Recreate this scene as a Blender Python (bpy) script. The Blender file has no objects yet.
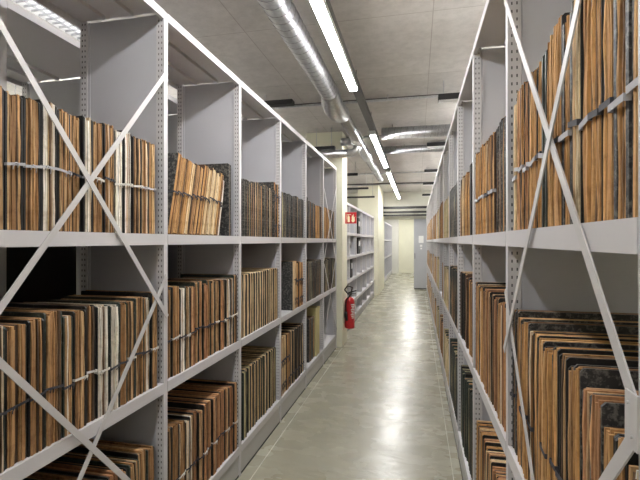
import bpy, math, random
from mathutils import Vector
R = random.Random(7)
C = bpy.context.scene.collection
sc = bpy.context.scene

# ------------------------------------------------------------------ helpers
class MB:
    """collects geometry and links it as ONE mesh object"""
    def __init__(s): s.v = []; s.f = []; s.m = []; s.c = []; s.sm = []
    def face(s, idx, m=0, col=(1, 1, 1), smooth=False):
        s.f.append(idx); s.m.append(m); s.c.append(col); s.sm.append(smooth)
    def box(s, x0, x1, y0, y1, z0, z1, m=0, col=(1, 1, 1)):
        if x0 > x1: x0, x1 = x1, x0
        if y0 > y1: y0, y1 = y1, y0
        b = len(s.v)
        s.v += [(x0,y0,z0),(x1,y0,z0),(x1,y1,z0),(x0,y1,z0),(x0,y0,z1),(x1,y0,z1),(x1,y1,z1),(x0,y1,z1)]
        for q in ((3,2,1,0),(4,5,6,7),(0,1,5,4),(1,2,6,5),(2,3,7,6),(3,0,4,7)):
            s.face(tuple(b+i for i in q), m, col)
        return s
    def loft(s, rings, m=0, col=(1, 1, 1), smooth=False, cap=True):
        b = len(s.v); n = len(rings[0])
        for r in rings: s.v += [tuple(p) for p in r]
        for k in range(len(rings)-1):
            for i in range(n):
                j = (i+1) % n
                s.face((b+k*n+i, b+k*n+j, b+(k+1)*n+j, b+(k+1)*n+i), m, col, smooth)
        if cap:
            s.face(tuple(b+i for i in reversed(range(n))), m, col)
            s.face(tuple(b+(len(rings)-1)*n+i for i in range(n)), m, col)
        return s
    def tube(s, pts, rad, n=8, m=0, col=(1, 1, 1), cap=True):
        pts = [Vector(p) for p in pts]; rings = []
        if not hasattr(rad, '__len__'): rad = [rad]*len(pts)
        up = None
        for i, p in enumerate(pts):
            t = (pts[min(i+1, len(pts)-1)] - pts[max(i-1, 0)]).normalized()
            if up is None:
                up = Vector((0, 0, 1)) if abs(t.z) < .9 else Vector((1, 0, 0))
            a = t.cross(up).normalized(); up = a.cross(t).normalized()
            rings.append([p + (a*math.cos(q*2*math.pi/n) + up*math.sin(q*2*math.pi/n))*rad[i] for q in range(n)])
        return s.loft(rings, m, col, True, cap)
    def bar(s, p, q, w, t, axis=(1, 0, 0), m=0):
        """flat bar from p to q, thickness t along axis, width w across"""
        p = Vector(p); q = Vector(q); ax = Vector(axis); d = (q-p).normalized(); c = d.cross(ax).normalized()
        rr = [[e + c*(w/2)*a + ax*(t/2)*b for a, b in ((-1,-1),(1,-1),(1,1),(-1,1))] for e in (p, q)]
        return s.loft(rr, m)
    def build(s, name, mats, parent=None, loc=None, bevel=0):
        me = bpy.data.meshes.new(name); me.from_pydata(s.v, [], s.f)
        for x in (mats if isinstance(mats, (list, tuple)) else [mats]): me.materials.append(x)
        me.polygons.foreach_set('material_index', s.m); me.polygons.foreach_set('use_smooth', s.sm)
        if any(c != (1, 1, 1) for c in s.c):
            at = me.color_attributes.new('tone', 'FLOAT_COLOR', 'CORNER'); L = []
            for f, c in zip(s.f, s.c): L += list((c[0], c[1], c[2], 1.0))*len(f)
            at.data.foreach_set('color', L)
        me.validate(); me.update()
        o = bpy.data.objects.new(name, me); C.objects.link(o)
        if parent: o.parent = parent
        if loc: o.location = loc
        if bevel:
            b = o.modifiers.new('b', 'BEVEL'); b.width = bevel; b.segments = 2; b.limit_method = 'ANGLE'
        return o

def empty(name, loc, label=None, cat=None, group=None):
    o = bpy.data.objects.new(name, None); C.objects.link(o); o.location = loc; o.empty_display_size = .05
    return tag(o, label, cat, group)
def tag(o, label=None, cat=None, group=None, kind=None):
    if label: o['label'] = label
    if cat: o['category'] = cat
    if group: o['group'] = group
    if kind: o['kind'] = kind
    return o

# ------------------------------------------------------------------ materials
def new_mat(name, col=(.8,.8,.8), rough=.5, metal=0, emit=None, es=0):
    m = bpy.data.materials.new(name); m.use_nodes = True
    b = m.node_tree.nodes['Principled BSDF']
    b.inputs['Base Color'].default_value = (*col, 1); b.inputs['Roughness'].default_value = rough
    b.inputs['Metallic'].default_value = metal
    if emit:
        b.inputs['Emission Color'].default_value = (*emit, 1); b.inputs['Emission Strength'].default_value = es
    return m
class NT:
    def __init__(s, m): s.t = m.node_tree; s.b = s.t.nodes['Principled BSDF']
    def n(s, typ, **kw):
        x = s.t.nodes.new(typ)
        for k, v in kw.items():
            if k in x.inputs.keys(): x.inputs[k].default_value = v
            else: setattr(x, k, v)
        return x
    def l(s, a, b): s.t.links.new(a, b)
    def coord(s, scale=(1, 1, 1), which='Object'):
        c = s.n('ShaderNodeTexCoord'); m = s.n('ShaderNodeMapping'); m.inputs['Scale'].default_value = scale
        s.l(c.outputs[which], m.inputs['Vector']); return m.outputs['Vector']
    def noise(s, vec, scale, detail=4, rough=.55):
        x = s.n('ShaderNodeTexNoise'); x.inputs['Scale'].default_value = scale
        x.inputs['Detail'].default_value = detail; x.inputs['Roughness'].default_value = rough
        s.l(vec, x.inputs['Vector']); return x.outputs['Fac']
    def ramp(s, fac, stops):
        r = s.n('ShaderNodeValToRGB'); e = r.color_ramp.elements
        while len(e) < len(stops): e.new(.5)
        for k, (p, c) in enumerate(stops):
            e[k].position = p; e[k].color = (*c, 1) if len(c) == 3 else c
        s.l(fac, r.inputs['Fac']); return r.outputs['Color']
    def mix(s, a, b, fac=None, mode='MIX', f=.5):
        x = s.n('ShaderNodeMix', data_type='RGBA', blend_type=mode)
        x.inputs[0].default_value = f
        if fac is not None: s.l(fac, x.inputs[0])
        for i, q in ((6, a), (7, b)):
            if isinstance(q, tuple): x.inputs[i].default_value = (*q, 1)
            else: s.l(q, x.inputs[i])
        return x.outputs[2]
    def math(s, op, a, b=0.0, c=0.0):
        x = s.n('ShaderNodeMath', operation=op)
        for i, q in enumerate((a, b, c)):
            if isinstance(q, (int, float)): x.inputs[i].default_value = q
            else: s.l(q, x.inputs[i])
        return x.outputs[0]
    def bump(s, h, strength=.2, dist=.01):
        x = s.n('ShaderNodeBump'); x.inputs['Strength'].default_value = strength; x.inputs['Distance'].default_value = dist
        s.l(h, x.inputs['Height']); s.l(x.outputs['Normal'], s.b.inputs['Normal'])

def steel_paint(name, col, perf=False):
    m = new_mat(name, col, .42); t = NT(m)
    v = t.coord((1, 1, 1)); n = t.noise(v, 3, 3)
    base = t.ramp(n, [(.3, tuple(c*.95 for c in col)), (.7, col)])
    if perf:   # punched slots, two columns, on the faces that look along the rack
        c = t.n('ShaderNodeTexCoord'); sp = t.n('ShaderNodeSeparateXYZ'); t.l(c.outputs['Object'], sp.inputs[0])
        g = t.n('ShaderNodeNewGeometry'); sn = t.n('ShaderNodeSeparateXYZ'); t.l(g.outputs['Normal'], sn.inputs[0])
        ax = t.math('ABSOLUTE', sp.outputs['X'])
        c1 = t.math('COMPARE', ax, .0125, .0022); c2 = t.math('COMPARE', ax, .0275, .0022)
        c3 = t.math('COMPARE', ax, .0125+.40, .0028); c4 = t.math('COMPARE', ax, .0275+.40, .0028)
        cols = t.math('MINIMUM', t.math('ADD', t.math('ADD', c1, c2), t.math('ADD', c3, c4)), 1.0)
        fz = t.math('FRACT', t.math('DIVIDE', sp.outputs['Z'], .025))
        rz = t.math('COMPARE', fz, .5, .19)
        ny = t.math('GREATER_THAN', t.math('ABSOLUTE', sn.outputs['Y']), .5)
        mask = t.math('MULTIPLY', t.math('MULTIPLY', cols, rz), ny)
        base = t.mix(base, (.07, .07, .075), mask)
    t.l(base, t.b.inputs['Base Color'])
    return m
M = {}
M['shelf'] = steel_paint('shelf_paint', (.56, .55, .565))
M['panel'] = steel_paint('panel_paint', (.48, .485, .525))
M['post'] = steel_paint('post_paint', (.56, .55, .565), True)
M['brace'] = steel_paint('brace_paint', (.54, .53, .53))
M['plinth'] = steel_paint('plinth_paint', (.46, .455, .44))
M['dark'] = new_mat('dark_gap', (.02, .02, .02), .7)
M['black'] = new_mat('black_metal', (.018, .018, .02), .5)
M['white'] = new_mat('white_enamel', (.75, .75, .75), .4)

def page_material():
    m = new_mat('aged_paper', (.4, .26, .13), .85); t = NT(m)
    a = t.n('ShaderNodeAttribute', attribute_name='tone')
    v = t.coord((1, 1, 1)); g = t.coord((30, 260, 4)); n = t.noise(g, 2, 3)
    st = t.noise(v, 26, 4, .7)
    c = t.mix(a.outputs['Color'], t.ramp(n, [(.3, (.45, .41, .36)), (.46, (.95, .95, .95)), (.72, (1.45, 1.33, 1.15))]), mode='MULTIPLY', f=.85)
    c = t.mix(c, t.ramp(st, [(.33, (.6, .52, .44)), (.5, (1, 1, 1))]), mode='MULTIPLY', f=.6)
    t.l(c, t.b.inputs['Base Color']); t.bump(n, .5, .003)
    return m
M['page'] = page_material()
def cover_material(name, base, speck, thr=.56, scale=85):
    m = new_mat(name, base, .55); t = NT(m)
    v = t.coord((1, 1, 1)); n = t.noise(v, scale, 6, .7); w = t.noise(v, 9, 3)
    c = t.ramp(n, [(thr-.06, base), (thr+.05, speck)])
    c = t.mix(c, t.ramp(w, [(.35, (.6, .6, .6)), (.65, (1.1, 1.1, 1.05))]), mode='MULTIPLY', f=.8)
    t.l(c, t.b.inputs['Base Color'])
    return m
M['cov_black'] = cover_material('worn_black_cover', (.010, .010, .010), (.045, .04, .035), .62, 40)
M['cov_marble'] = cover_material('marbled_cover', (.022, .022, .023), (.15, .145, .13), .55, 75)
M['cov_green'] = cover_material('green_black_cover', (.022, .032, .026), (.08, .10, .085), .6, 60)
M['cov_brown'] = cover_material('brown_cover', (.07, .035, .02), (.16, .09, .05), .6, 30)
M['tape_dark'] = new_mat('dark_tape', (.05, .05, .06), .7)
M['tape_grey'] = new_mat('grey_tape', (.40, .40, .43), .7)
M['tape_white'] = new_mat('white_tape', (.62, .60, .56), .75)
M['card'] = new_mat('cardboard', (.46, .40, .20), .8)

def concrete():
    m = new_mat('board_marked_concrete', (.4, .38, .36), .85); t = NT(m)
    v = t.coord((1, 1, 1)); n = t.noise(v, 1.1, 6, .6); f = t.noise(v, 14, 5, .7)
    c = t.ramp(n, [(.3, (.50, .475, .445)), (.55, (.60, .575, .545)), (.75, (.67, .645, .615))])
    c = t.mix(c, t.ramp(f, [(.3, (.82, .82, .82)), (.6, (1.04, 1.04, 1.04))]), mode='MULTIPLY', f=.7)
    br = t.n('ShaderNodeTexBrick'); br.offset = .0
    br.inputs['Scale'].default_value = 1; br.inputs['Brick Width'].default_value = 1.35; br.inputs['Row Height'].default_value = 1.12
    br.inputs['Mortar Size'].default_value = .004; br.inputs['Mortar Smooth'].default_value = .3
    br.inputs['Color1'].default_value = (1, 1, 1, 1); br.inputs['Color2'].default_value = (.9, .9, .9, 1); br.inputs['Mortar'].default_value = (.7, .68, .66, 1)
    mp = t.n('ShaderNodeMapping'); mp.inputs['Location'].default_value = (-.107, .35, 0); t.l(v, mp.inputs['Vector'])
    t.l(mp.outputs[0], br.inputs['Vector'])
    c = t.mix(c, br.outputs['Color'], mode='MULTIPLY', f=1)
    t.l(c, t.b.inputs['Base Color']); t.bump(f, .25, .01)
    return m
M['ceiling'] = concrete()
def floor_material():
    m = new_mat('polished_olive_floor', (.3, .29, .22), .25); t = NT(m)
    v = t.coord((1, 1, 1)); n = t.noise(v, 1.3, 4, .55); f = t.noise(t.coord((1, 1.6, 1)), 3.2, 3, .55)
    t.l(t.mix((.255, .242, .178), (.345, .332, .258), n), t.b.inputs['Base Color'])
    t.l(t.math('MULTIPLY_ADD', f, .14, .20), t.b.inputs['Roughness'])
    w = t.n('ShaderNodeTexNoise'); w.inputs['Scale'].default_value = 3.0; w.inputs['Detail'].default_value = 3; w.inputs['Distortion'].default_value = 1.6
    t.l(t.coord((1, 2.2, 1)), w.inputs['Vector']); t.bump(w.outputs['Fac'], .22, .02)
    return m
M['floor'] = floor_material()
def plaster(name, col):
    m = new_mat(name, col, .7); t = NT(m); v = t.coord(); n = t.noise(v, 2.5, 5)
    t.l(t.ramp(n, [(.3, tuple(x*.93 for x in col)), (.7, col)]), t.b.inputs['Base Color']); t.bump(t.noise(v, 60, 3), .1, .003)
    return m
M['yellow'] = plaster('pale_yellow_wall', (.80, .785, .63))
M['offwhite'] = plaster('off_white_wall', (.72, .71, .64))
def galv():
    m = new_mat('galvanised_steel', (.6, .61, .63), .3, 1); t = NT(m)
    v = t.coord((1, 1, 1)); n = t.noise(v, 12, 4)
    vo = t.n('ShaderNodeTexVoronoi'); vo.inputs['Scale'].default_value = 60; t.l(v, vo.inputs['Vector'])
    t.l(t.ramp(vo.outputs['Color'], [(.2, (.46, .47, .49)), (.8, (.56, .57, .59))]), t.b.inputs['Base Color'])
    t.l(t.ramp(n, [(.3, (.30, .30, .30)), (.75, (.44, .44, .44))]), t.b.inputs['Roughness'])
    return m
M['galv'] = galv()
M['galv_seam'] = new_mat('galvanised_seam', (.22, .22, .23), .45, 1)
M['lamp'] = new_mat('lamp_diffuser', (.9, .9, .9), .5, 0, (1.0, .985, .97), 26)
M['fill_glow'] = new_mat('fill_light_glow', (.9, .9, .9), .5, 0, (1.0, .985, .97), 24)  # glow of the added fill lights behind the racks
M['lamp_soft'] = new_mat('louvre_diffuser', (.9, .9, .9), .5, 0, (1.0, .985, .97), .5)
M['rail'] = new_mat('trunking_grey', (.12, .115, .115), .45, .4)
M['grey_door'] = plaster('grey_door_paint', (.45, .46, .50))
M['red'] = new_mat('extinguisher_red', (.50, .015, .02), .28)
M['sign_red'] = new_mat('sign_red', (.55, .015, .02), .4)
M['sign_cream'] = new_mat('sign_cream', (.85, .80, .55), .5)
M['paper'] = new_mat('white_paper', (.8, .8, .8), .7)
M['rubber'] = new_mat('black_rubber', (.012, .012, .012), .6)

# ------------------------------------------------------------------ the measured place
XL, XR = -1.102, .275            # rack fronts, left and right of the aisle
W = .842                          # one bay
YL0, YR0 = .065, -.229            # first (out of frame) bays
CEIL = 3.05
DEP = .44
def struct(o): o['kind'] = 'structure'; return o
struct(MB().box(-4.2, 2.4, -3.5, 20.8, -.1, 0).build('floor', M['floor']))
struct(MB().box(-4.2, 2.4, -3.5, 20.8, CEIL, CEIL+.12).build('ceiling', M['ceiling']))
struct(MB().box(-4.3, -4.2, -3.5, 20.8, 0, CEIL).build('wall_left', M['yellow']))
struct(MB().box(2.4, 2.5, -3.5, 20.8, 0, CEIL).build('wall_right', M['yellow']))
struct(MB().box(-4.2, 2.4, -3.6, -3.5, 0, CEIL).build('wall_back', M['offwhite']))
struct(MB().box(-4.2, 2.4, 20.8, 20.9, 0, CEIL).build('wall_end', M['yellow']))
# partition at the far end of the aisle, with its opening
mb = MB(); mb.box(-1.03, .75, 13.95, 14.1, 2.19, CEIL); mb.box(.30, 2.4, 13.95, 14.1, 0, 2.19); mb.box(.75, 2.4, 13.95, 14.1, 2.19, CEIL)
mb.box(-4.2, -1.6, 13.95, 14.1, 0, CEIL)
struct(mb.build('wall_partition', M['offwhite']))
struct(MB().box(-1.55, -1.027, 6.03, 6.45, 0, CEIL).build('wall_pillar', M['yellow'], bevel=.006))
struct(MB().box(-1.6, -1.03, 11.9, 14.1, 0, CEIL).build('wall_pillar', M['yellow'], bevel=.006))
struct(MB().box(-1.7, -.84, 20.3, 20.8, 0, CEIL).build('wall_pillar', M['offwhite']))
# worn edge strips in the floor beside the racks
struct(MB().box(XL+.002, -1.026, -3, 6.02, 0, .002).build('trim_1', M['floor']))
M['edge'] = new_mat('worn_edge_line', (.62, .61, .54), .5)
struct(MB().box(-1.026, -1.021, -3, 6.02, 0, .003).build('trim_2', M['edge']))
struct(MB().box(.222, .226, -3, 13.2, 0, .002).build('trim_3', M['edge']))
# sliding grey door
door = struct(MB().box(-.095, .62, 13.84, 13.90, .03, 2.19).build('door_1', M['grey_door'], bevel=.004))
MB().box(-.09, .62, 13.85, 13.89, 0, .03).build('bottom_gap', M['dark'], door)  # dark strip painted in for the shaded gap under the door
MB().box(-1.0, .72, 13.88, 13.94, 2.195, 2.25).build('door_track', M['offwhite'], door)
MB().box(-.075, -.055, 13.80, 13.84, .95, 1.12).build('door_handle', M['rail'], door)
tag(MB().box(.05, .20, 13.832, 13.839, 1.44, 1.66).build('paper_notice', M['paper']), 'larger white paper notice taped on the grey sliding door', 'notice')
tag(MB().box(.09, .16, 13.832, 13.839, 1.32, 1.385).build('paper_notice', M['paper']), 'small white notice directly below the larger notice on the grey door', 'notice')
tag(MB().box(.10, .155, 13.832, 13.839, 1.24, 1.29).build('paper_notice', M['paper']), 'lowest and smallest white notice on the grey sliding door', 'notice')

# ------------------------------------------------------------------ shelving
ORD = ['first','second','third','fourth','fifth','sixth','seventh','eighth','ninth','tenth','eleventh','twelfth','thirteenth',
       'fourteenth','fifteenth','sixteenth','seventeenth','eighteenth','nineteenth','twentieth','twenty-first','twenty-second',
       'twenty-third','twenty-fourth','twenty-fifth','twenty-sixth','twenty-seventh','twenty-eighth','twenty-ninth','thirtieth']
def bay(s, xf, y0, w, levels, top, label, group, near=False, braces=(), far=True, gus=False, DEP=.44):
    """s=+1: front looks to +X.  levels: tops of the shelf decks"""
    o = empty('shelving_bay', (xf, y0, 0), label, 'shelving', group)
    def X(d): return -s*d                       # depth behind the front edge
    ends = ([0] if near else []) + ([w] if far else [])
    for e in ends:
        for q in (0, DEP-.04):
            p = MB()
            y1 = e+.015; y0_ = e-.015
            p.box(X(q), X(q+.04), y0_, y1, 0, top)
            p.box(X(q+.005), X(q+.035), y0_+.002, y1-.002, top, top+.004)
            p.build('upright', M['post'], o, bevel=.0015)
        pn = MB(); pn.box(X(.0415), X(DEP-.0415), e-.008, e+.008, .15, top-.012)
        pn.box(X(.0415), X(.052), e-.012, e+.012, .15, top-.012); pn.box(X(DEP-.052), X(DEP-.0415), e-.012, e+.012, .15, top-.012)
        pn.build('side_panel', M['panel'], o)
    a, b = .0155, w-.0155
    for k, z in enumerate(levels):
        lip = .047 if z < top-.1 else .036
        m = MB(); m.box(X(.002), X(DEP-.002), a, b, z-.004, z)
        m.box(X(-.001), X(.003), a, b, z-lip, z+.0005)
        m.box(X(.003), X(.018), a, b, z-lip, z-lip+.0025)
        m.box(X(DEP-.003), X(DEP+.001), a, b, z-lip, z)
        for q in (.14, .285):
            m.box(X(q), X(q+.022), a+.02, b-.02, z-.022, z-.004)
        m.build('shelf', M['shelf'], o)
    z0 = levels[0]-.047
    m = MB(); m.box(X(.006), X(.012), a, b, .012, z0-.0005); m.build('plinth', M['plinth'], o)
    m = MB(); m.box(X(.004), X(.014), a, b, 0, .012); m.build('toe_strip', M['dark'], o)
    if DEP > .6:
        MB().box(X(.42), X(.425), a+.01, b-.01, .20, 1.47).build('shade_panel', M['dark'], o)  # dark sheet added inside the rear rack to stand for deep shade
    for (za, zb) in braces:
        MB().bar((s*.0045 + (s*.0035 if za > zb else 0), .0, za), (s*.0045 + (s*.0035 if za > zb else 0), w, zb), .021, .003).build('brace', M['brace'], o)
    if gus:
        g = MB(); g.box(s*.010, s*.013, -.012, .020, 1.24, 1.31)
        for by, bz in ((.0,1.255),(.010,1.295)):
            g.tube([(s*.013, by, bz), (s*.016, by, bz)], .0025, 8)
        g.build('gusset_plate', M['brace'], o)
    return o
LV = [.19, .865, 1.53, 2.53]
LVR = [.19, .865, 1.53, 2.47]
BL = [(2.13, 1.16), (1.265, 2.26), (1.22, .26), (.30, 1.345)]
BR = [(1.277, 2.26), (2.135, 1.157), (.28, 1.345), (1.26, .26)]
def bl(n, tot, side, extra=''): return ('grey steel bay with %s, %s from the camera in the %s' % (extra, ORD[n], side))
LX = ['empty top and solid side panels','crossed flat braces on its front','leaning tied bundles on its middle shelf','thin dark striped volumes on all shelves',
      'a wide marbled cover on its second shelf','a yellowish box on its bottom shelf','crossed braces and empty bottom shelf']
for i in range(7):
    bay(1, XL, YL0+i*W, W, LV, 2.53, 'steel bay with %s, %s in left rack' % (LX[i], ORD[i]) if i else 'nearest grey steel bay of the left rack, at the photo edge',
        'left rack bays', near=(i == 0), braces=BL if i in (1, 6) else ())
for i in range(16):
    lab = 'grey steel bay %s from the camera in the right rack' % ORD[i]
    if i == 1: lab = 'grey steel bay with crossed flat braces and a bolted plate, front of right rack'
    bay(-1, XR, YR0+i*W, W, LVR, 2.47, lab, 'right rack bays', near=(i == 0), braces=BR if i in (1, 9) else (), gus=(i == 1))
# back-to-back rack behind the left one
for i in range(7):
    bay(-1, -2.50, .646-W+i*W, W, LV, 2.53, 'grey steel bay in the rack behind the left rack, %s from the camera' % ORD[i], 'rack behind the left rack', near=(i == 0), DEP=.80)
# lower rack between the two pillars, and the one beyond the opening
for i in range(6):
    bay(1, XL-.02, 6.50+i*.85, .85, [.15, .44, .84, 1.24, 1.64, 2.14], 2.14, 'low grey steel bay %s after the extinguisher, left side' % ORD[i], 'low rack behind the extinguisher', near=(i == 0))
for i in range(6):
    bay(1, XL-.03, 15.2+i*.84, .84, [.15, .9, 1.55, 2.2], 2.2, 'distant grey steel bay %s past the far opening, left side' % ORD[i], 'distant rack beyond the far opening', near=(i == 0))

# ------------------------------------------------------------------ volumes
BROWN = [((.33,.185,.08),5),((.42,.25,.115),5),((.24,.13,.055),4),((.50,.34,.18),3),((.66,.55,.40),1),((.07,.04,.02),3)]
PALE  = [((.66,.62,.55),5),((.50,.41,.29),2),((.40,.25,.12),2),((.80,.78,.73),3),((.20,.13,.08),1)]
TAN   = [((.50,.285,.11),5),((.43,.24,.095),4),((.58,.36,.16),3),((.20,.11,.05),2)]
CREAM = [((.62,.48,.29),4),((.52,.36,.19),3),((.74,.62,.42),2)]
RUST  = [((.37,.19,.09),4),((.46,.25,.12),4),((.26,.125,.06),3),((.56,.37,.20),2)]
OLIVE = [((.46,.43,.25),3),((.62,.54,.34),3),((.32,.28,.16),2)]
PAL = dict(brown=BROWN, pale=PALE, tan=TAN, cream=CREAM, rust=RUST, olive=OLIVE)
WORD = dict(brown='brown', pale='whitish', tan='tan', cream='cream', rust='reddish brown', olive='olive')
CW = dict(cov_black='black', cov_marble='marbled', cov_green='dark green', cov_brown='brown')
def pick(p):
    t = sum(w for _, w in p); r = R.random()*t
    for c, w in p:
        r -= w
        if r <= 0: return c
    return p[0][0]
def geo_cover(m, s, t, H, D, bt, mi=0):
    for q in (-1, 1):
        ya = q*(t/2); yb = q*(t/2-bt)
        ch = .006
        H = H if q == -1 else H-.002
        prof = [(0, 0), (0, H-ch), (ch, H), (D, H), (D, 0)]
        m.loft([[(-s*x, ya, z) for x, z in prof], [(-s*x, yb, z) for x, z in prof]][::(1 if q*s > 0 else -1)], mi)
    m.box(-s*(D-.001), -s*(D+.004), -t/2, t/2, 0, H, mi)
def geo_pages(m, s, t, H, D, bt, pal, mi=0, seg=5, rag=1.0, sheaf=.0055):
    a = -(t/2-bt)+.0006; b = -a; y = a
    sh = []
    while y < b-.001:
        dy = min(R.uniform(.5, 1.6)*sheaf, b-y)
        if b-(y+dy) < .0018: dy = b-y
        sh.append((y, y+dy)); y += dy
    base = .0045 if bt >= .0065 else -.0005
    for (ya, yb) in sh:
        col = pick(pal); k = R.uniform(.82, 1.15); col = tuple(min(.85, c*k) for c in col)
        fx = base + R.uniform(-.004, .003)*rag
        zt = H+.001-R.random()**2*.014*rag
        rings = []
        for i in range(seg+1):
            z = .001 + (zt-.001)*i/seg
            j = R.uniform(-.0011, .0011)*rag if 0 < i < seg else 0
            x0 = fx + R.uniform(-.0018, .0018)*rag
            if i == seg: x0 += .002*rag
            rings.append([(-s*x0, ya+.00015+j*0, z), (-s*x0, yb-.00015+j*0, z), (-s*(D-.002), yb-.00015, z), (-s*(D-.002), ya+.00015, z)][::(1 if s < 0 else -1)])
        m.loft(rings, mi, col)
def geo_tie(m, s, t, D, z, w, slant=0, mi=0, knot=True, xf=-.0065):
    """tape all the way round the volume, with a knot and loose ends at the fore-edge"""
    th = .0009; o_ = t/2+th
    def ring(e, zo):
        return [(-s*(xf-e-.0), -(t/2)-e, zo-slant), (-s*(xf-e), (t/2)+e, zo+slant), (-s*(D+.005+e), (t/2)+e, zo+slant), (-s*(D+.005+e), -(t/2)-e, zo-slant)]
    o1 = ring(th, z-w/2); o2 = ring(th, z+w/2); i2 = ring(.0001, z+w/2); i1 = ring(.0001, z-w/2)
    rr = [o1, o2, i2, i1, o1]
    if s > 0: rr = [list(reversed(q)) for q in rr]
    m.loft(rr, mi, cap=False)
    if knot:
        y = R.uniform(-.3, .3)*t; x = s*(.002-xf); r = w*.16+.0006
        m.tube([(x, y-.004, z), (x+s*.003, y, z+.002), (x, y+.004, z)], [r*.8, r*1.9, r*.8], 6, mi)
        for q in (-1, 1):
            l = R.uniform(.008, .02); m.tube([(x, y, z), (x+s*.005, y+q*l*.35, z+R.uniform(-.004, .004)), (x+s*.002, y+q*l*.6, z-l*.6), (x+s*.001, y+q*l*.55, z-l)], r*.8, 5, mi)
def geo_bow(m, s, z, mi=0, y=0, k=1):
    x = s*.006
    for q in (-1, 1):
        m.tube([(x, y, z), (x+s*.010, y+q*.014*k, z+.016*k), (x+s*.008, y+q*.026*k, z+.004), (x+s*.004, y+q*.014*k, z-.006), (x, y, z)], .0022, 6, mi)
        m.tube([(x, y, z), (x+s*.008, y+q*.008*k, z-.02*k), (x+s*.003, y+q*.016*k, z-.05*k)], .0020, 6, mi)

VOL = []     # every volume, collected first
NEXT = {}
def vol(side, b, lv, y, t, H, D, rec, pal, cov, lean, bt, tie, tz, extra=None, sx=0):
    VOL.append(dict(side=side, b=b, lv=lv, y=y, t=t, H=H, D=D, rec=rec, pal=pal, cov=cov, lean=lean, bt=bt, tie=tie, tz=tz, ex=extra))
def fill(side, b, lv, spec, y_start=.02, gap=.003):
    """spec: list of (n, pal, cov, t, H, opts)"""
    y = y_start
    for n, pal, cov, t, H, op in spec:
        for k in range(n):
            if pal == 'skip': y += t; continue
            p = pal if isinstance(pal, str) else R.choice(pal)
            c = cov if isinstance(cov, str) else R.choice(cov)
            tt = t*R.uniform(.82, 1.2) if not op.get('exact') else t
            ln = op.get('lean', 0)
            foot = tt/math.cos(ln)
            if y + foot + op.get('tail', H*math.sin(abs(ln))) > W-.019: return
            hh = H*R.uniform(*op.get('hv', (.965, 1.02)))
            D = op.get('D', R.uniform(.33, .37))
            rec = op.get('rec', R.uniform(.008, .022)) if not isinstance(op.get('rec'), tuple) else R.uniform(*op['rec'])
            bt = op.get('bt', min(.005, tt*.13))
            tie = op.get('tie'); tie = R.choice(tie) if isinstance(tie, (list, tuple)) else tie
            vol(side, b, lv, y+foot/2, tt, hh, min(D, DEP-rec-.012), rec, p, c, ln, bt, tie, op.get('tz', .5), op.get('ex'))
            y += foot + (gap if not ln else .003)
bk, mr, gr, br_ = 'cov_black', 'cov_marble', 'cov_green', 'cov_brown'
TD = ['tape_dark', 'tape_dark', 'tape_white']
TW = ['tape_grey', 'tape_dark', 'tape_white', 'tape_grey']
# ---- left rack (bays 1..6), levels 0 bottom, 1 lower, 2 middle
L2 = dict(tie=TW, tz=.49, bt=.0064)
fill(0, 1, 2, [(1,'pale',bk,.05,.405,L2),(2,'brown',bk,.058,.40,L2),(1,'pale',bk,.05,.40,L2),(2,'brown',bk,.06,.40,L2),(1,'pale',bk,.05,.40,L2),(2,'brown',bk,.052,.395,L2),
               (1,'pale',bk,.05,.40,L2),(20,['brown','brown','brown','pale'],bk,.048,.395,L2)])
L1 = dict(tie=TD, tz=.42, bt=.0062, rec=(.008,.020))
fill(0, 1, 1, [(4,'brown',[bk,gr],.062,.405,L1),(1,'pale',gr,.045,.40,L1),(2,'brown',bk,.05,.41,L1),(1,'pale',bk,.05,.40,L1),(20,['brown','brown','brown','pale'],[bk,gr,bk],.05,.405,L1)])
fill(0, 1, 0, [(3,'brown',bk,.062,.40,L1),(20,['brown','rust','brown'],[bk,gr],.055,.425,L1)])
LN = dict(lean=.24, tie='tape_dark', tz=.52, bt=.002, rec=.012)
fill(0, 2, 2, [(1,'tan',mr,.034,.39,dict(LN, tail=.06)),(10,['tan','cream','brown','tan'],br_,.040,.385,dict(LN, tail=.05, hv=(.93,1.0))),(1,'pale',br_,.022,.33,dict(LN, tail=.05)),(1,'skip','',.115,0,{}),
               (1,'brown',mr,.036,.445,dict(D=.40, rec=.006, exact=1, bt=.012))], y_start=.03)
fill(0, 2, 1, [(2,'brown',bk,.05,.415,L1),(1,'pale',bk,.05,.41,L1),(30,['brown','brown','rust','pale'],[bk,gr,bk],.043,.415,L1)])
fill(0, 2, 0, [(3,'brown',bk,.055,.44,dict(L1, rec=.012)),(2,'pale',bk,.045,.43,L1),(20,'rust',bk,.05,.425,L1)])
TH = dict(bt=.0065, tie=None)
fill(0, 3, 2, [(2,'cream',mr,.028,.375,TH),(17,['brown','olive','brown','cream'],mr,.034,.385,TH),(2,'brown',mr,.05,.44,dict(tie='tape_dark', tz=.75, ex='bow'))])
fill(0, 3, 1, [(17,'cream',[bk,gr,mr],.046,.415,dict(bt=.0065, tie=None, rec=(.01,.014), hv=(.985,1.0)))])
fill(0, 3, 0, [(2,'olive',gr,.046,.45,dict(bt=.009)),(17,['cream','olive','cream'],[bk,gr],.044,.445,dict(bt=.007, rec=(.02,.03), hv=(.99,1.0)))], y_start=.03)
fill(0, 4, 2, [(3,['cream','olive'],[gr,mr],.040,.38,TH),(1,'cream',mr,.03,.385,TH),(14,['brown','rust'],mr,.050,.39,dict(bt=.016))])
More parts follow.
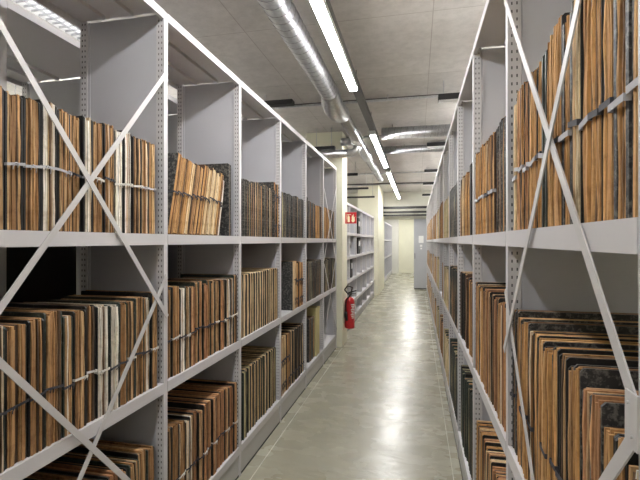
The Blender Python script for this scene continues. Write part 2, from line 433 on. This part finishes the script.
fill(0, 4, 1, [(1,'skip','',.34,0,{}),(1,'cream',mr,.05,.455,dict(D=.40, exact=1, rec=.006)),(1,'cream',br_,.10,.45,dict(tie='tape_dark', tz=.6, ex='bow', bt=.004, exact=1)),(3,'tan',br_,.07,.43,dict(tie='tape_dark', tz=.6, ex='bow', bt=.006))], y_start=.03)
fill(0, 4, 0, [(4,['cream','tan'],[mr,br_],.06,.50,dict(tie='tape_dark', tz=.6, ex='bow')),(9,['brown','cream'],bk,.06,.49,dict(tie='tape_dark', tz=.2, bt=.012))])
fill(0, 5, 2, [(2,'cream',bk,.035,.44,dict(lean=.10, tail=.05, bt=.010)),(1,'skip','',.046,0,{}),(5,'brown',mr,.06,.40,dict(bt=.018)),(3,'tan',br_,.06,.385,dict(bt=.003)),(6,['tan','brown'],mr,.055,.38,TH)])
fill(0, 5, 1, [(2,'tan',bk,.05,.40,TH),(14,['brown','olive'],mr,.052,.41,dict(bt=.013))])
fill(0, 5, 0, [(1,'skip','',.22,0,{}),(3,'brown',mr,.075,.47,dict(bt=.02, rec=.03))], y_start=.03)
fill(0, 6, 2, [(1,'cream',bk,.05,.40,dict(bt=.01)),(4,'tan',br_,.065,.385,dict(bt=.004)),(1,'pale',br_,.05,.38,dict(bt=.003)),(8,'brown',[mr,gr],.06,.38,dict(bt=.016))])
fill(0, 6, 1, [(14,['olive','brown','cream'],[mr,gr],.055,.40,dict(bt=.012))])
# ---- right rack (bays 1..15)
RT = dict(tie=['tape_grey','tape_grey','tape_dark'], tz=.42, bt=.003, rec=(.008,.012))
fill(1, 1, 2, [(1,'tan',mr,.030,.42,dict(RT, bt=.006)),(1,'tan',mr,.045,.42,dict(RT, bt=.010)),(3,'tan',bk,.046,.42,RT),(1,'cream',bk,.04,.42,RT),(1,'tan',mr,.045,.42,dict(RT, bt=.010)),(2,'tan',bk,.045,.42,RT),(1,'olive',gr,.04,.41,dict(RT, bt=.010)),
               (6,['tan','tan','rust'],[mr,bk],.038,.405,RT),(1,'cream',gr,.040,.385,RT),(1,'olive',mr,.05,.375,dict(bt=.014, tie='tape_grey')),(2,'tan',bk,.03,.38,RT),(1,'olive',gr,.045,.375,dict(bt=.016, tie='tape_dark', tz=.75)),(3,'tan',bk,.03,.385,RT)], gap=.003)
R1 = dict(bt=.0058, rec=(.008,.012), tie=['tape_dark',None], tz=.40, D=.40)
fill(1, 1, 1, [(1,'pale',br_,.035,.33,R1),(2,'tan',bk,.04,.355,R1),(2,'rust',[bk,mr],.038,.38,R1),(9,['tan','tan','brown'],[bk,mr,bk],.038,.405,R1),(3,'tan',mr,.038,.42,dict(R1, bt=.006)),(3,'brown',mr,.038,.43,dict(R1, bt=.010, tail=0))])
fill(1, 1, 0, [(30,['tan','brown'],[bk,mr],.036,.42,R1)])
fill(1, 2, 2, [(2,'cream',gr,.036,.40,dict(bt=.012)),(2,'tan',mr,.04,.40,dict(bt=.010)),(1,'tan',bk,.04,.39,dict(bt=.004)),(1,'brown',mr,.04,.39,dict(bt=.008)),(16,['tan','tan','brown'],[br_,mr,br_],.036,.39,dict(RT, bt=.0025))])
fill(1, 2, 1, [(30,['rust','tan','rust','brown'],[bk,bk,br_],.034,.425,dict(bt=.0035, rec=(.008,.014), D=.40))])
fill(1, 2, 0, [(30,['rust','tan','cream'],bk,.034,.44,dict(bt=.004, rec=(.008,.014), D=.40))])
fill(1, 3, 2, [(4,['tan','cream'],bk,.036,.39,dict(bt=.008)),(3,'rust',bk,.034,.39,dict(bt=.012)),(12,['tan','cream'],[bk,br_],.036,.375,dict(bt=.005))])
fill(1, 3, 1, [(6,'tan',br_,.04,.41,dict(bt=.005)),(3,'rust',bk,.036,.42,dict(bt=.012)),(14,['tan','cream'],[bk,br_],.04,.43,dict(bt=.008))])
fill(1, 3, 0, [(20,['olive','brown'],[bk,gr],.04,.47,dict(bt=.010))])
fill(1, 4, 2, [(30,['olive','brown'],mr,.050,.40,dict(bt=.014, rec=.004))])
fill(1, 4, 1, [(30,['brown','cream','tan'],[gr,bk],.05,.42,dict(bt=.009, rec=.004))])
fill(1, 4, 0, [(30,['olive','brown'],[gr,bk],.05,.46,dict(bt=.010, rec=.004))])
for b in range(5, 15):
    for lv in (0, 1, 2):
        pc = {5:(['olive','cream'],[gr,mr]), 6:(['brown','rust'],[mr,bk]), 7:(['olive','cream'],[gr,mr])}.get(b, (['tan','cream','brown','rust'],[bk,mr]))
        n = 30
        if b == 6 and lv == 1: n = 4
        fill(1, b, lv, [(n, pc[0], pc[1], .055, R.uniform(.37, .42), dict(bt=.006, rec=.004))])
# bays just outside the frame
for lv in (0, 1, 2):
    fill(0, 0, lv, [(20,['brown','brown','pale'],[bk,gr],.055,.40,L1)])
    fill(1, 0, lv, [(20,['tan','brown'],[bk,mr],.04,.40,R1)])

LEVZ = {0: .19, 1: .865, 2: 1.53}
th = math.atan(97/433)
def proj(x, y):
    d = y*math.cos(th)-x*math.sin(th); r = x*math.cos(th)+y*math.sin(th); return 320+433*r/d, d
for v in VOL:
    v['s'] = 1 if v['side'] == 0 else -1
    v['x'] = (XL - v['rec']) if v['side'] == 0 else (XR + v['rec'])
    v['Y'] = (YL0 if v['side'] == 0 else YR0) + v['b']*W + v['y']
    p0, d0 = proj(v['x'], v['Y']-v['t']/2); p1, d1 = proj(v['x'], v['Y']+v['t']/2)
    v['px'] = abs(p1-p0) if d0 > .3 else 0
    inview = d0 > .3 and -4 < (p0+p1)/2 < 644
    if inview and v['lv'] == 0:
        ytop = 241 + 433*(1.5-.19-v['H'])/d0
        if ytop > 480: inview = False
    hid = v['side'] == 1 and v['b'] > 7
    v['score'] = (v['px']*433*v['H']/max(d0, .3)) if inview and not hid else 0
    # "tied" is one kind, untied another
    v['kind'] = 'tied' if v['tie'] else 'plain'
keep = set()
for kd in ('tied', 'plain'):
    q = sorted([v for v in VOL if v['kind'] == kd and v['score'] > 0], key=lambda v: -v['score'])
    print('VOLUMES', kd, len(q), len([v for v in VOL if v['kind'] == kd]))
    for v in q[:300]: keep.add(id(v))
# ordinals inside each compartment, from the near upright
comp = {}
for v in VOL: comp.setdefault((v['side'], v['b'], v['lv']), []).append(v)
for q in comp.values():
    q.sort(key=lambda v: v['Y'])
    for i, v in enumerate(q): v['i'] = i; v['n'] = len(q)
LN_ = ['bottom', 'lower', 'middle']
def label(v):
    look = WORD[v['pal']]
    a = '%s-edged volume, %s covers' % (look.replace(' ', '-'), CW[v['cov']])
    if v['tie']: a += ', ' + {'tape_dark': 'dark tape', 'tape_grey': 'grey tape', 'tape_white': 'white tape'}[v['tie']]
    return '%s, %s from near end, %s shelf, %s %s bay' % (a, ORD[v['i']], LN_[v['lv']], 'left' if v['side'] == 0 else 'right', ORD[v['b']])
rest = MB()
for v in VOL:
    s = v['s']; t, H, D, bt = v['t'], v['H'], v['D'], v['bt']
    ln = v['lean']; z0 = LEVZ[v['lv']] + .0006 + (t/2)*math.sin(abs(ln))
    loc = (v['x'], v['Y'], z0)
    if id(v) not in keep:
        m = MB(); geo_cover(m, s, t, H, D, bt, 0); geo_pages(m, s, t, H, D, bt, PAL[v['pal']], 1, 1, 1, .012)
        ci = {bk:0, mr:1, gr:2, br_:3}[v['cov']]
        base = len(rest.v); rest.v += [(a+loc[0], b+loc[1], c+loc[2]) for a, b, c in m.v]
        for f, mi, c, sm in zip(m.f, m.m, m.c, m.sm): rest.face(tuple(base+i for i in f), 4 if mi == 1 else ci, c, sm)
        continue
    grp = 'volumes on the %s shelf of the %s %s bay' % (LN_[v['lv']], 'left' if v['side'] == 0 else 'right', ORD[v['b']])
    big = v['px'] > 2.6
    nm = 'tied_volume' if v['tie'] else 'bound_volume'
    if big:
        o = empty(nm, loc, label(v), 'book', grp); o.rotation_euler.x = -ln
        m = MB(); geo_cover(m, s, t, H, D, bt); m.build('cover', M[v['cov']], o)
        m = MB(); geo_pages(m, s, t, H, D, bt, PAL[v['pal']], 0, 6); m.build('page_block', M['page'], o)
        if v['tie']:
            m = MB(); w = .008 if v['side'] == 0 else .011
            zz = H*v['tz']*R.uniform(.97, 1.03)
            geo_tie(m, s, t, D, zz, w, R.uniform(-.005, .005), knot=(v['side'] == 0))
            if v['ex'] == 'bow': geo_bow(m, s, zz); geo_bow(m, s, H*.2)
            m.build('tape', M[v['tie']], o)
    else:
        m = MB(); geo_cover(m, s, t, H, D, bt, 0); geo_pages(m, s, t, H, D, bt, PAL[v['pal']], 1, 3)
        mats = [M[v['cov']], M['page']]
        if v['tie']:
            geo_tie(m, s, t, D, H*v['tz'], .012, 0, 2, False); mats.append(M[v['tie']])
            if v['ex'] == 'bow': geo_bow(m, s, H*v['tz'], 2); geo_bow(m, s, H*.2, 2)
        o = m.build(nm, mats, None, loc); o.rotation_euler.x = -ln
        tag(o, label(v), 'book', grp)
tag(rest.build('bound_volume', [M[bk], M[mr], M[gr], M[br_], M['page']]), 'remaining distant and out of view volumes packed on the grey racks', 'books', None, 'stuff')

# yellowish archive box on the bottom shelf
bx = empty('archive_box', (XL-.015, YL0+5*W+.60, .1905), 'yellowish cardboard archive box on bottom shelf, right of marbled volumes', 'box')
MB().box(0, -.36, -.09, .09, 0, .52).build('box_body', M['card'], bx, bevel=.003)
MB().box(.003, -.363, -.093, .093, .50, .545).build('box_lid', M['card'], bx, bevel=.002)
# a few dark binders in the low rack
for (yy, z, n) in ((7.0, 1.6405, 2), (8.7, 1.6405, 3), (8.7, 1.2405, 3), (7.7, .8405, 2)):
    for k in range(n):
        f = empty('box_file', (XL-.05, yy+k*.085, z), 'dark box file, %s of its group, %s of low rack' % (ORD[k], {1.6405:'upper shelf near the sign' if yy < 8 else 'upper shelf further along', 1.2405:'middle shelf', .8405:'lower shelf'}[z]), 'file', 'dark files in the low rack')
        MB().box(0, -.30, 0, .08, 0, .33).build('file_body', M[bk], f, bevel=.002)
        MB().box(.001, .003, .02, .06, .16, .26).build('spine_label', M['paper'], f)

# ------------------------------------------------------------------ luminaires on a continuous trunking rail
LX0 = -.537; LZ = 2.80
rail = MB(); rail.box(LX0-.03, LX0+.042, -3.2, 13.7, LZ+.0495, LZ+.10)
rt = tag(rail.build('trunking_rail', M['rail'], bevel=.003), 'long dark grey trunking rail carrying the aisle lights', 'rail')
for y in (-2, .4, 3.9, 5.2, 7.95, 11.55):
    MB().tube([(LX0, y, LZ+.10), (LX0, y, CEIL)], .004, 8).build('hanger', M['rail'], rt)
def luminaire(x, y0, y1, z, label, w=.033, group='aisle ceiling lights'):
    o = empty('linear_light', (x, y0, z), label, 'light', group); L = y1-y0
    m = MB(); m.loft([[(-w-.004, y, .05), (w+.004, y, .05), (w+.002, y, .012), (-w-.002, y, .012)] for y in (0, L)]); m.build('housing', M['white'], o)
    n = 8; prof = [(-w*math.cos(math.pi*i/n), .011-.016*math.sin(math.pi*i/n)) for i in range(n+1)]
    m = MB(); m.loft([[(a, y, c) for a, c in prof] for y in (.012, L-.012)], 0, (1,1,1), True); m.build('diffuser', M['lamp'], o)
    for y in (0, L-.011):
        m = MB(); m.box(-w-.001, w+.001, y, y+.011, -.006, .0115); m.build('end_cap', M['white'], o)
    if z < 2.75:
        for y in (.2, L-.2): MB().tube([(0, y, .052), (0, y, CEIL-z)], .004, 8).build('hanger', M['rail'], o)
    return o
for k, (a, b, lb) in enumerate(((-2.6,-.4,'glowing linear light over the aisle behind the camera position'),(.9,3.72,'longest glowing linear light at the top of the photo'),
        (5.3,7.75,'glowing linear light second along the aisle, past the dark rail'),(8.3,11.5,'glowing linear light third along the aisle rail'),
        (11.75,13.5,'small glowing linear light at the far end of the rail'))):
    luminaire(LX0, a, b, LZ, lb)
for a, b in ((14.6, 16.6), (17.2, 20)):
    luminaire(-.3, a, b, 2.7, w=.05, label='ceiling light beyond the far opening, %s one' % ('nearer' if a < 15 else 'farther'))
# neighbouring aisle on the left: louvred light seen over the rack
def louvre(x, y0, y1, label):
    o = empty('louvred_light', (x, y0, 2.84), label, 'light', 'louvred lights left of the racks'); L = y1-y0; w = .11
    m = MB(); m.box(-w, w, 0, L, .06, .07); m.box(-w-.006, -w, 0, L, 0, .07); m.box(w, w+.006, 0, L, 0, .07); m.box(-w, w, -.006, 0, 0, .07); m.box(-w, w, L, L+.006, 0, .07)
    m.build('housing', M['white'], o)
    m = MB()
    m.box(-w+.01, w-.01, .01, L-.01, .045, .055)
    m.build('diffuser', M['lamp_soft'], o)
    m = MB(); n = int(L/.05)
    for i in range(1, n): m.box(-w, w, i*L/n-.0025, i*L/n+.0025, 0, .012)
    for q in (-.055, 0, .055): m.box(q-.002, q+.002, 0, L, 0, .012)
    m.build('louvre', M['galv'], o)
    for y in (.2, L-.2): MB().tube([(0, y, .07), (0, y, CEIL-2.84)], .004, 8).build('hanger', M['rail'], o)
def fill_light(x, y0, y1, z, label):  # unseen fill light, added to brighten the concrete ceiling
    o = empty('fill_light', (x, y0, z), label, 'light', 'added fill lights in the neighbouring aisles'); L = y1-y0
    m = MB(); m.box(-.07, .07, 0, L, 0, .01); m.box(-.07, -.066, 0, L, .01, .05); m.box(.066, .07, 0, L, .01, .05); m.box(-.07, .07, -.004, 0, 0, .05); m.box(-.07, .07, L, L+.004, 0, .05)
    m.build('housing', M['rail'], o)
    MB().box(-.06, .06, .01, L-.01, .025, .035).build('diffuser', M['fill_glow'], o)
    for y in (.15, L-.15): MB().tube([(0, y, .03), (0, y, CEIL-z)], .003, 6).build('hanger', M['rail'], o)
for k in range(5):
    fill_light(1.35, -2.6+k*3.3, -.2+k*3.3, 2.52, 'added unseen fill light over the aisle behind the right rack, %s from the camera' % ORD[k])
    fill_light(-3.25, -2.6+k*3.3, -.2+k*3.3, 2.52, 'added unseen fill light over the aisle left of the racks, %s from the camera' % ORD[k])
louvre(-2.09, 1.15, 2.5, 'louvred ceiling light glimpsed at top left above the rack')
louvre(-2.5, 8.2, 9.7, 'louvred ceiling light seen above the low rack beyond the pillar')

# ------------------------------------------------------------------ ducts and services
DX, DZ, DR = -.80, 2.89, .0845
def spiral(m, p0, p1, r, pitch, sr=.0022, mi=1):
    p0 = Vector(p0); p1 = Vector(p1); L = (p1-p0).length; d = (p1-p0).normalized()
    a = d.cross(Vector((0, 0, 1))).normalized(); b = a.cross(d)
    n = int(L/pitch*20); pts = []
    for i in range(n+1):
        q = i/20*2*math.pi; pts.append(p0 + d*(L*i/n) + (a*math.cos(q)+b*math.sin(q))*r)
    m.tube(pts, sr, 4, mi)
def ring(m, c, axis, r, w, th, mi=0):
    ax = Vector(axis); c = Vector(c)
    m.tube([c-ax*w/2, c-ax*w/2, c+ax*w/2, c+ax*w/2], [r, r+th, r+th, r], 28, mi)
mats = [M['galv'], M['galv_seam']]
du = empty('spiral_duct', (DX, -3.2, DZ), 'large shiny spiral duct running along the ceiling left of the light', 'duct')
m = MB(); m.tube([(0, 0, 0), (0, 7.17, 0)], DR, 32); spiral(m, (0, .02, 0), (0, 7.15, 0), DR, .085); m.build('duct_pipe', mats, du)
m = MB()    # bulging offset fitting
P = [(0, 7.14, 0), (0, 7.22, 0), (-.012, 7.32, -.025), (-.016, 7.48, -.045), (-.008, 7.66, -.045), (0, 7.80, -.02), (0, 7.92, 0)]
m.tube(P, [DR+.003, DR+.004, DR+.014, DR+.022, DR+.020, DR+.008, DR-.006], 32); m.build('offset_fitting', mats, du)
m = MB(); ring(m, (0, 7.16, 0), (0, 1, 0), DR+.003, .018, .008); m.tube([(0, 7.16, DR), (0, 7.16, CEIL-DZ)], .005, 8); m.build('pipe_clamp', M['rail'], du)
m = MB(); ring(m, (0, 7.86, -.005), (0, 1, 0), DR+.003, .018, .008); m.tube([(0, 7.86, DR), (0, 7.86, CEIL-DZ)], .005, 8); m.build('pipe_clamp', M['rail'], du)
r2 = .066
m = MB(); m.tube([(0, 7.88, 0), (0, 13.0, 0)], r2, 28); spiral(m, (0, 7.9, 0), (0, 12.9, 0), r2, .06); m.build('duct_pipe', mats, du)
for ya, yb, e in ((8.86, 9.16, .012), (10.0, 10.4, .016), (11.5, 11.7, .010)):
    m = MB(); m.tube([(0, ya, 0), (0, ya+.02, 0), (0, yb-.02, 0), (0, yb, 0)], [r2, r2+e, r2+e, r2], 28); m.build('coupling', mats, du)
m = MB(); m.tube([(-.06, 9.2, 0), (-.17, 9.2, 0), (-.24, 9.2, 0)], .055, 24); m.build('branch', mats, du)

def cross_duct(y, z, r, x0, x1, label, pitch=.08, name='spiral_duct', hang=()):
    o = empty(name, (x0, y, z), label, 'duct')
    m = MB(); m.tube([(0, 0, 0), (x1-x0, 0, 0)], r, 24)
    if pitch: spiral(m, (.01, 0, 0), (x1-x0-.01, 0, 0), r, pitch, .0018)
    m.build('duct_pipe', mats, o)
    for h in hang:
        m = MB(); ring(m, (h-x0, 0, 0), (1, 0, 0), r+.001, .02, .004); m.tube([(h-x0, 0, r), (h-x0, 0, CEIL-z)], .004, 8); m.build('pipe_clamp', M['rail'], o)
    return o
cross_duct(5.83, 2.935, .076, -.46, 2.3, 'silver duct crossing above the aisle right of the light, nearest of the cross ducts', hang=(-.32, .5))
eb = empty('spiral_duct', (-2.6, 5.94, 2.715), 'silver branch duct passing in front of the yellow pillar and rising into the main duct', 'duct')
m = MB(); m.tube([(0, 0, 0), (1.68, 0, 0)], .055, 24); spiral(m, (.01, 0, 0), (1.66, 0, 0), .055, .07, .0016); m.build('duct_pipe', mats, eb)
m = MB(); m.tube([(1.66, 0, 0), (1.70, 0, .002), (1.745, 0, .012), (1.78, 0, .04), (1.797, 0, .08), (1.80, 0, .088)], .059, 24); m.build('elbow', mats, eb)
MB().tube([(.6, 0, .055), (.6, 0, CEIL-2.715)], .004, 8).build('hanger', M['rail'], eb)
cross_duct(7.05, 2.965, .06, -.66, 2.3, 'second silver duct crossing the aisle right of the light', hang=(-.2,))
def conduit(y, z, label, x0=-4.1, x1=2.3, n=2, r=.014):
    m = MB()
    for k in range(n): m.tube([(x0, y+k*.055, z+.03*k), (x1, y+k*.055, z+.03*k)], r, 10, k)
    for x in (-3, -.3, 1.4): m.tube([(x, y, z), (x, y, CEIL)], .004, 6)
    return tag(m.build('conduit_pair', [M['galv'], M['rail']]), label, 'pipe')
conduit(4.62, 2.992, 'pair of thin steel conduits crossing the ceiling, nearest the camera', r=.013)
conduit(6.34, 3.02, 'thin conduits tight under the ceiling just past the nearest cross duct', n=2, r=.010)
conduit(9.75, 3.01, 'thin conduit crossing the ceiling beyond the second cross duct', n=1)
conduit(11.6, 3.0, 'thin conduits crossing near the far end of the ceiling', n=2)
def tray(x0, x1, y, z, label, w=.10, h=.045, base='white'):
    o = empty('cable_tray', (x0, y, z), label, 'cable tray', 'black ceiling boxes with pale undersides')
    MB().box(0, x1-x0, 0, w, .008, h).build('tray_body', M['black'], o)
    MB().box(.004, x1-x0-.004, .004, w-.004, 0, .008).build('tray_base', M[base], o)
    for q in (.05, x1-x0-.05): MB().tube([(q, w/2, h), (q, w/2, CEIL-z)], .004, 6).build('hanger', M['galv'], o)
tray(-1.62, -1.26, 4.30, 2.925, 'black ceiling box over the left rack, nearest of those on the left', base='black')
tray(-1.40, -1.09, 5.76, 2.745, 'black ceiling box over the left rack just before the yellow pillar', base='black', w=.08)
tray(-1.50, -1.13, 8.4, 2.78, 'black ceiling box beyond the yellow pillar, first one', w=.06, h=.05, base='black')
tray(-1.62, -1.04, 9.5, 2.64, 'long black ceiling bar beyond the yellow pillar, second one', w=.05, h=.04, base='black')
tray(-1.8, -1.01, 10.6, 2.56, 'long black ceiling bar before the second yellow pillar', w=.05, h=.04, base='black')
for k, (y, z) in enumerate(((4.28, 2.84), (6.86, 2.95), (9.3, 2.93), (11.3, 2.92), (13.1, 2.82))):
    tray(.20 if not k else .15, .75, y, z, 'black ceiling box above the right rack, %s from the camera' % ORD[k], w=.09, h=.065)
for z, h, lb in ((2.50, .07, 'top'), (2.365, .055, 'middle'), (2.27, .05, 'lowest')):
    tag(MB().box(-1.02, .55, 13.6, 13.68, z, z+h).build('dark_beam', M['black']), '%s of three dark bars spanning the aisle end above the opening' % lb, 'bar')
for y in (2.2,):
    hk = MB(); hk.tube([(-.28, 2.55, CEIL), (-.28, 2.55, CEIL-.02)], .012, 10); hk.tube([(-.28, 2.55, CEIL-.02), (-.30, 2.57, CEIL-.03), (-.34, 2.57, CEIL-.028)], .003, 6)
    tag(hk.build('ceiling_hook', M['galv']), 'tiny metal hook fixed in bare concrete ceiling right of the light', 'hook')

# ------------------------------------------------------------------ extinguisher and its sign
ex = empty('fire_extinguisher', (-.955, 6.24, .235), 'red fire extinguisher with black hose hanging on the yellow pillar', 'fire extinguisher')
def lathe(m, prof, n=28, mi=0, col=(1,1,1)):
    m.loft([[(r*math.cos(q*2*math.pi/n), r*math.sin(q*2*math.pi/n), z) for q in range(n)] for r, z in prof], mi, col, True)
m = MB(); lathe(m, [(.060, 0), (.069, .006), (.071, .02), (.071, .38), (.067, .41), (.052, .435), (.030, .45), (.022, .455)]); m.build('cylinder_body', M['red'], ex)
m = MB(); n = 10
a0, a1 = -1.75, -.35
r = .0722
pts = [(a0+(a1-a0)*i/n) for i in range(n+1)]
def arcpatch(m, a0, a1, z0, z1, r=.0722):
    n = 8; b = len(m.v)
    for i in range(n+1):
        a = a0+(a1-a0)*i/n; m.v += [(r*math.cos(a), r*math.sin(a), z0), (r*math.cos(a), r*math.sin(a), z1)]
    for i in range(n): m.face((b+2*i, b+2*i+2, b+2*i+3, b+2*i+1))
for k in range(9): arcpatch(m, -1.0-.1*(k % 3), -.35+.1*(k % 2), .15+k*.024, .163+k*.024)
m.build('printed_label', M['paper'], ex)
m = MB(); m.tube([(0, 0, .45), (0, 0, .50)], .017, 14); m.tube([(0, 0, .485), (.03, -.01, .49)], .012, 10); m.build('valve', M['rail'], ex)
m = MB(); m.box(-.02, .095, -.010, .010, .500, .508); m.bar((-.02, 0, .512), (.10, 0, .548), .018, .006, (0, 1, 0)); m.build('handle', M['black'], ex)
m = MB(); m.tube([(-.015, -.015, .49), (-.07, -.04, .56), (-.02, -.075, .62), (.05, -.08, .60), (.03, -.08, .50), (-.035, -.082, .42), (-.045, -.083, .33), (-.04, -.083, .2)], .011, 10)
m.tube([(-.04, -.083, .25), (-.04, -.084, .2), (-.03, -.084, .12)], [.018, .022, .014], 12); m.build('hose', M['rubber'], ex)
m = MB(); m.box(-.0815, -.072, -.03, .03, .15, .34); ring(m, (0, 0, .30), (0, 0, 1), .071, .02, .002); m.build('wall_bracket', M['black'], ex)
sg = empty('fire_extinguisher_sign', (-1.026, 6.28, 1.755), 'square red extinguisher sign sticking out from the yellow pillar', 'sign')
MB().box(.001, .165, 0, .003, 0, .165).build('sign_plate', M['sign_red'], sg)
m = MB()
def flat(m, poly, y0, y1): m.loft([[(x, y0, z) for x, z in poly], [(x, y1, z) for x, z in poly]])
m.box(.034, .066, -.002, 0, .022, .095); flat(m, [(.034,.095),(.066,.095),(.057,.112),(.043,.112)], -.002, 0); m.box(.045, .055, -.002, 0, .112, .128)
m.box(.034, .085, -.002, 0, .128, .136); m.box(.022, .028, -.002, 0, .06, .132); m.box(.028, .034, -.002, 0, .124, .132)
m.box(.012, .015, -.002, 0, .012, .153)
flat(m, [(.100,.020),(.128,.020),(.142,.045),(.137,.075),(.147,.105),(.128,.088),(.121,.145),(.107,.110),(.100,.125),(.093,.085),(.098,.065),(.090,.045)], -.002, 0)
m.build('pictogram', M['sign_cream'], sg)
MB().box(-.001, .004, -.004, .012, 0, .165).build('wall_flange', M['sign_red'], sg)

# ------------------------------------------------------------------ world, camera, view
w = bpy.data.worlds.new('world'); sc.world = w; w.use_nodes = True
w.node_tree.nodes['Background'].inputs[0].default_value = (.5, .5, .5, 1); w.node_tree.nodes['Background'].inputs[1].default_value = .2
cd = bpy.data.cameras.new('camera'); cam = bpy.data.objects.new('camera', cd); C.objects.link(cam); sc.camera = cam
cd.sensor_width = 36; cd.lens = 36*433/640; cd.clip_start = .05
cam.location = (0, 0, 1.5); cam.rotation_euler = (math.radians(90)+math.atan(1/433), 0, th)
sc.view_settings.view_transform = 'Standard'; sc.view_settings.look = 'None'; sc.view_settings.gamma = 1
sc.view_settings.use_curve_mapping = False; sc.view_settings.exposure = 1.75
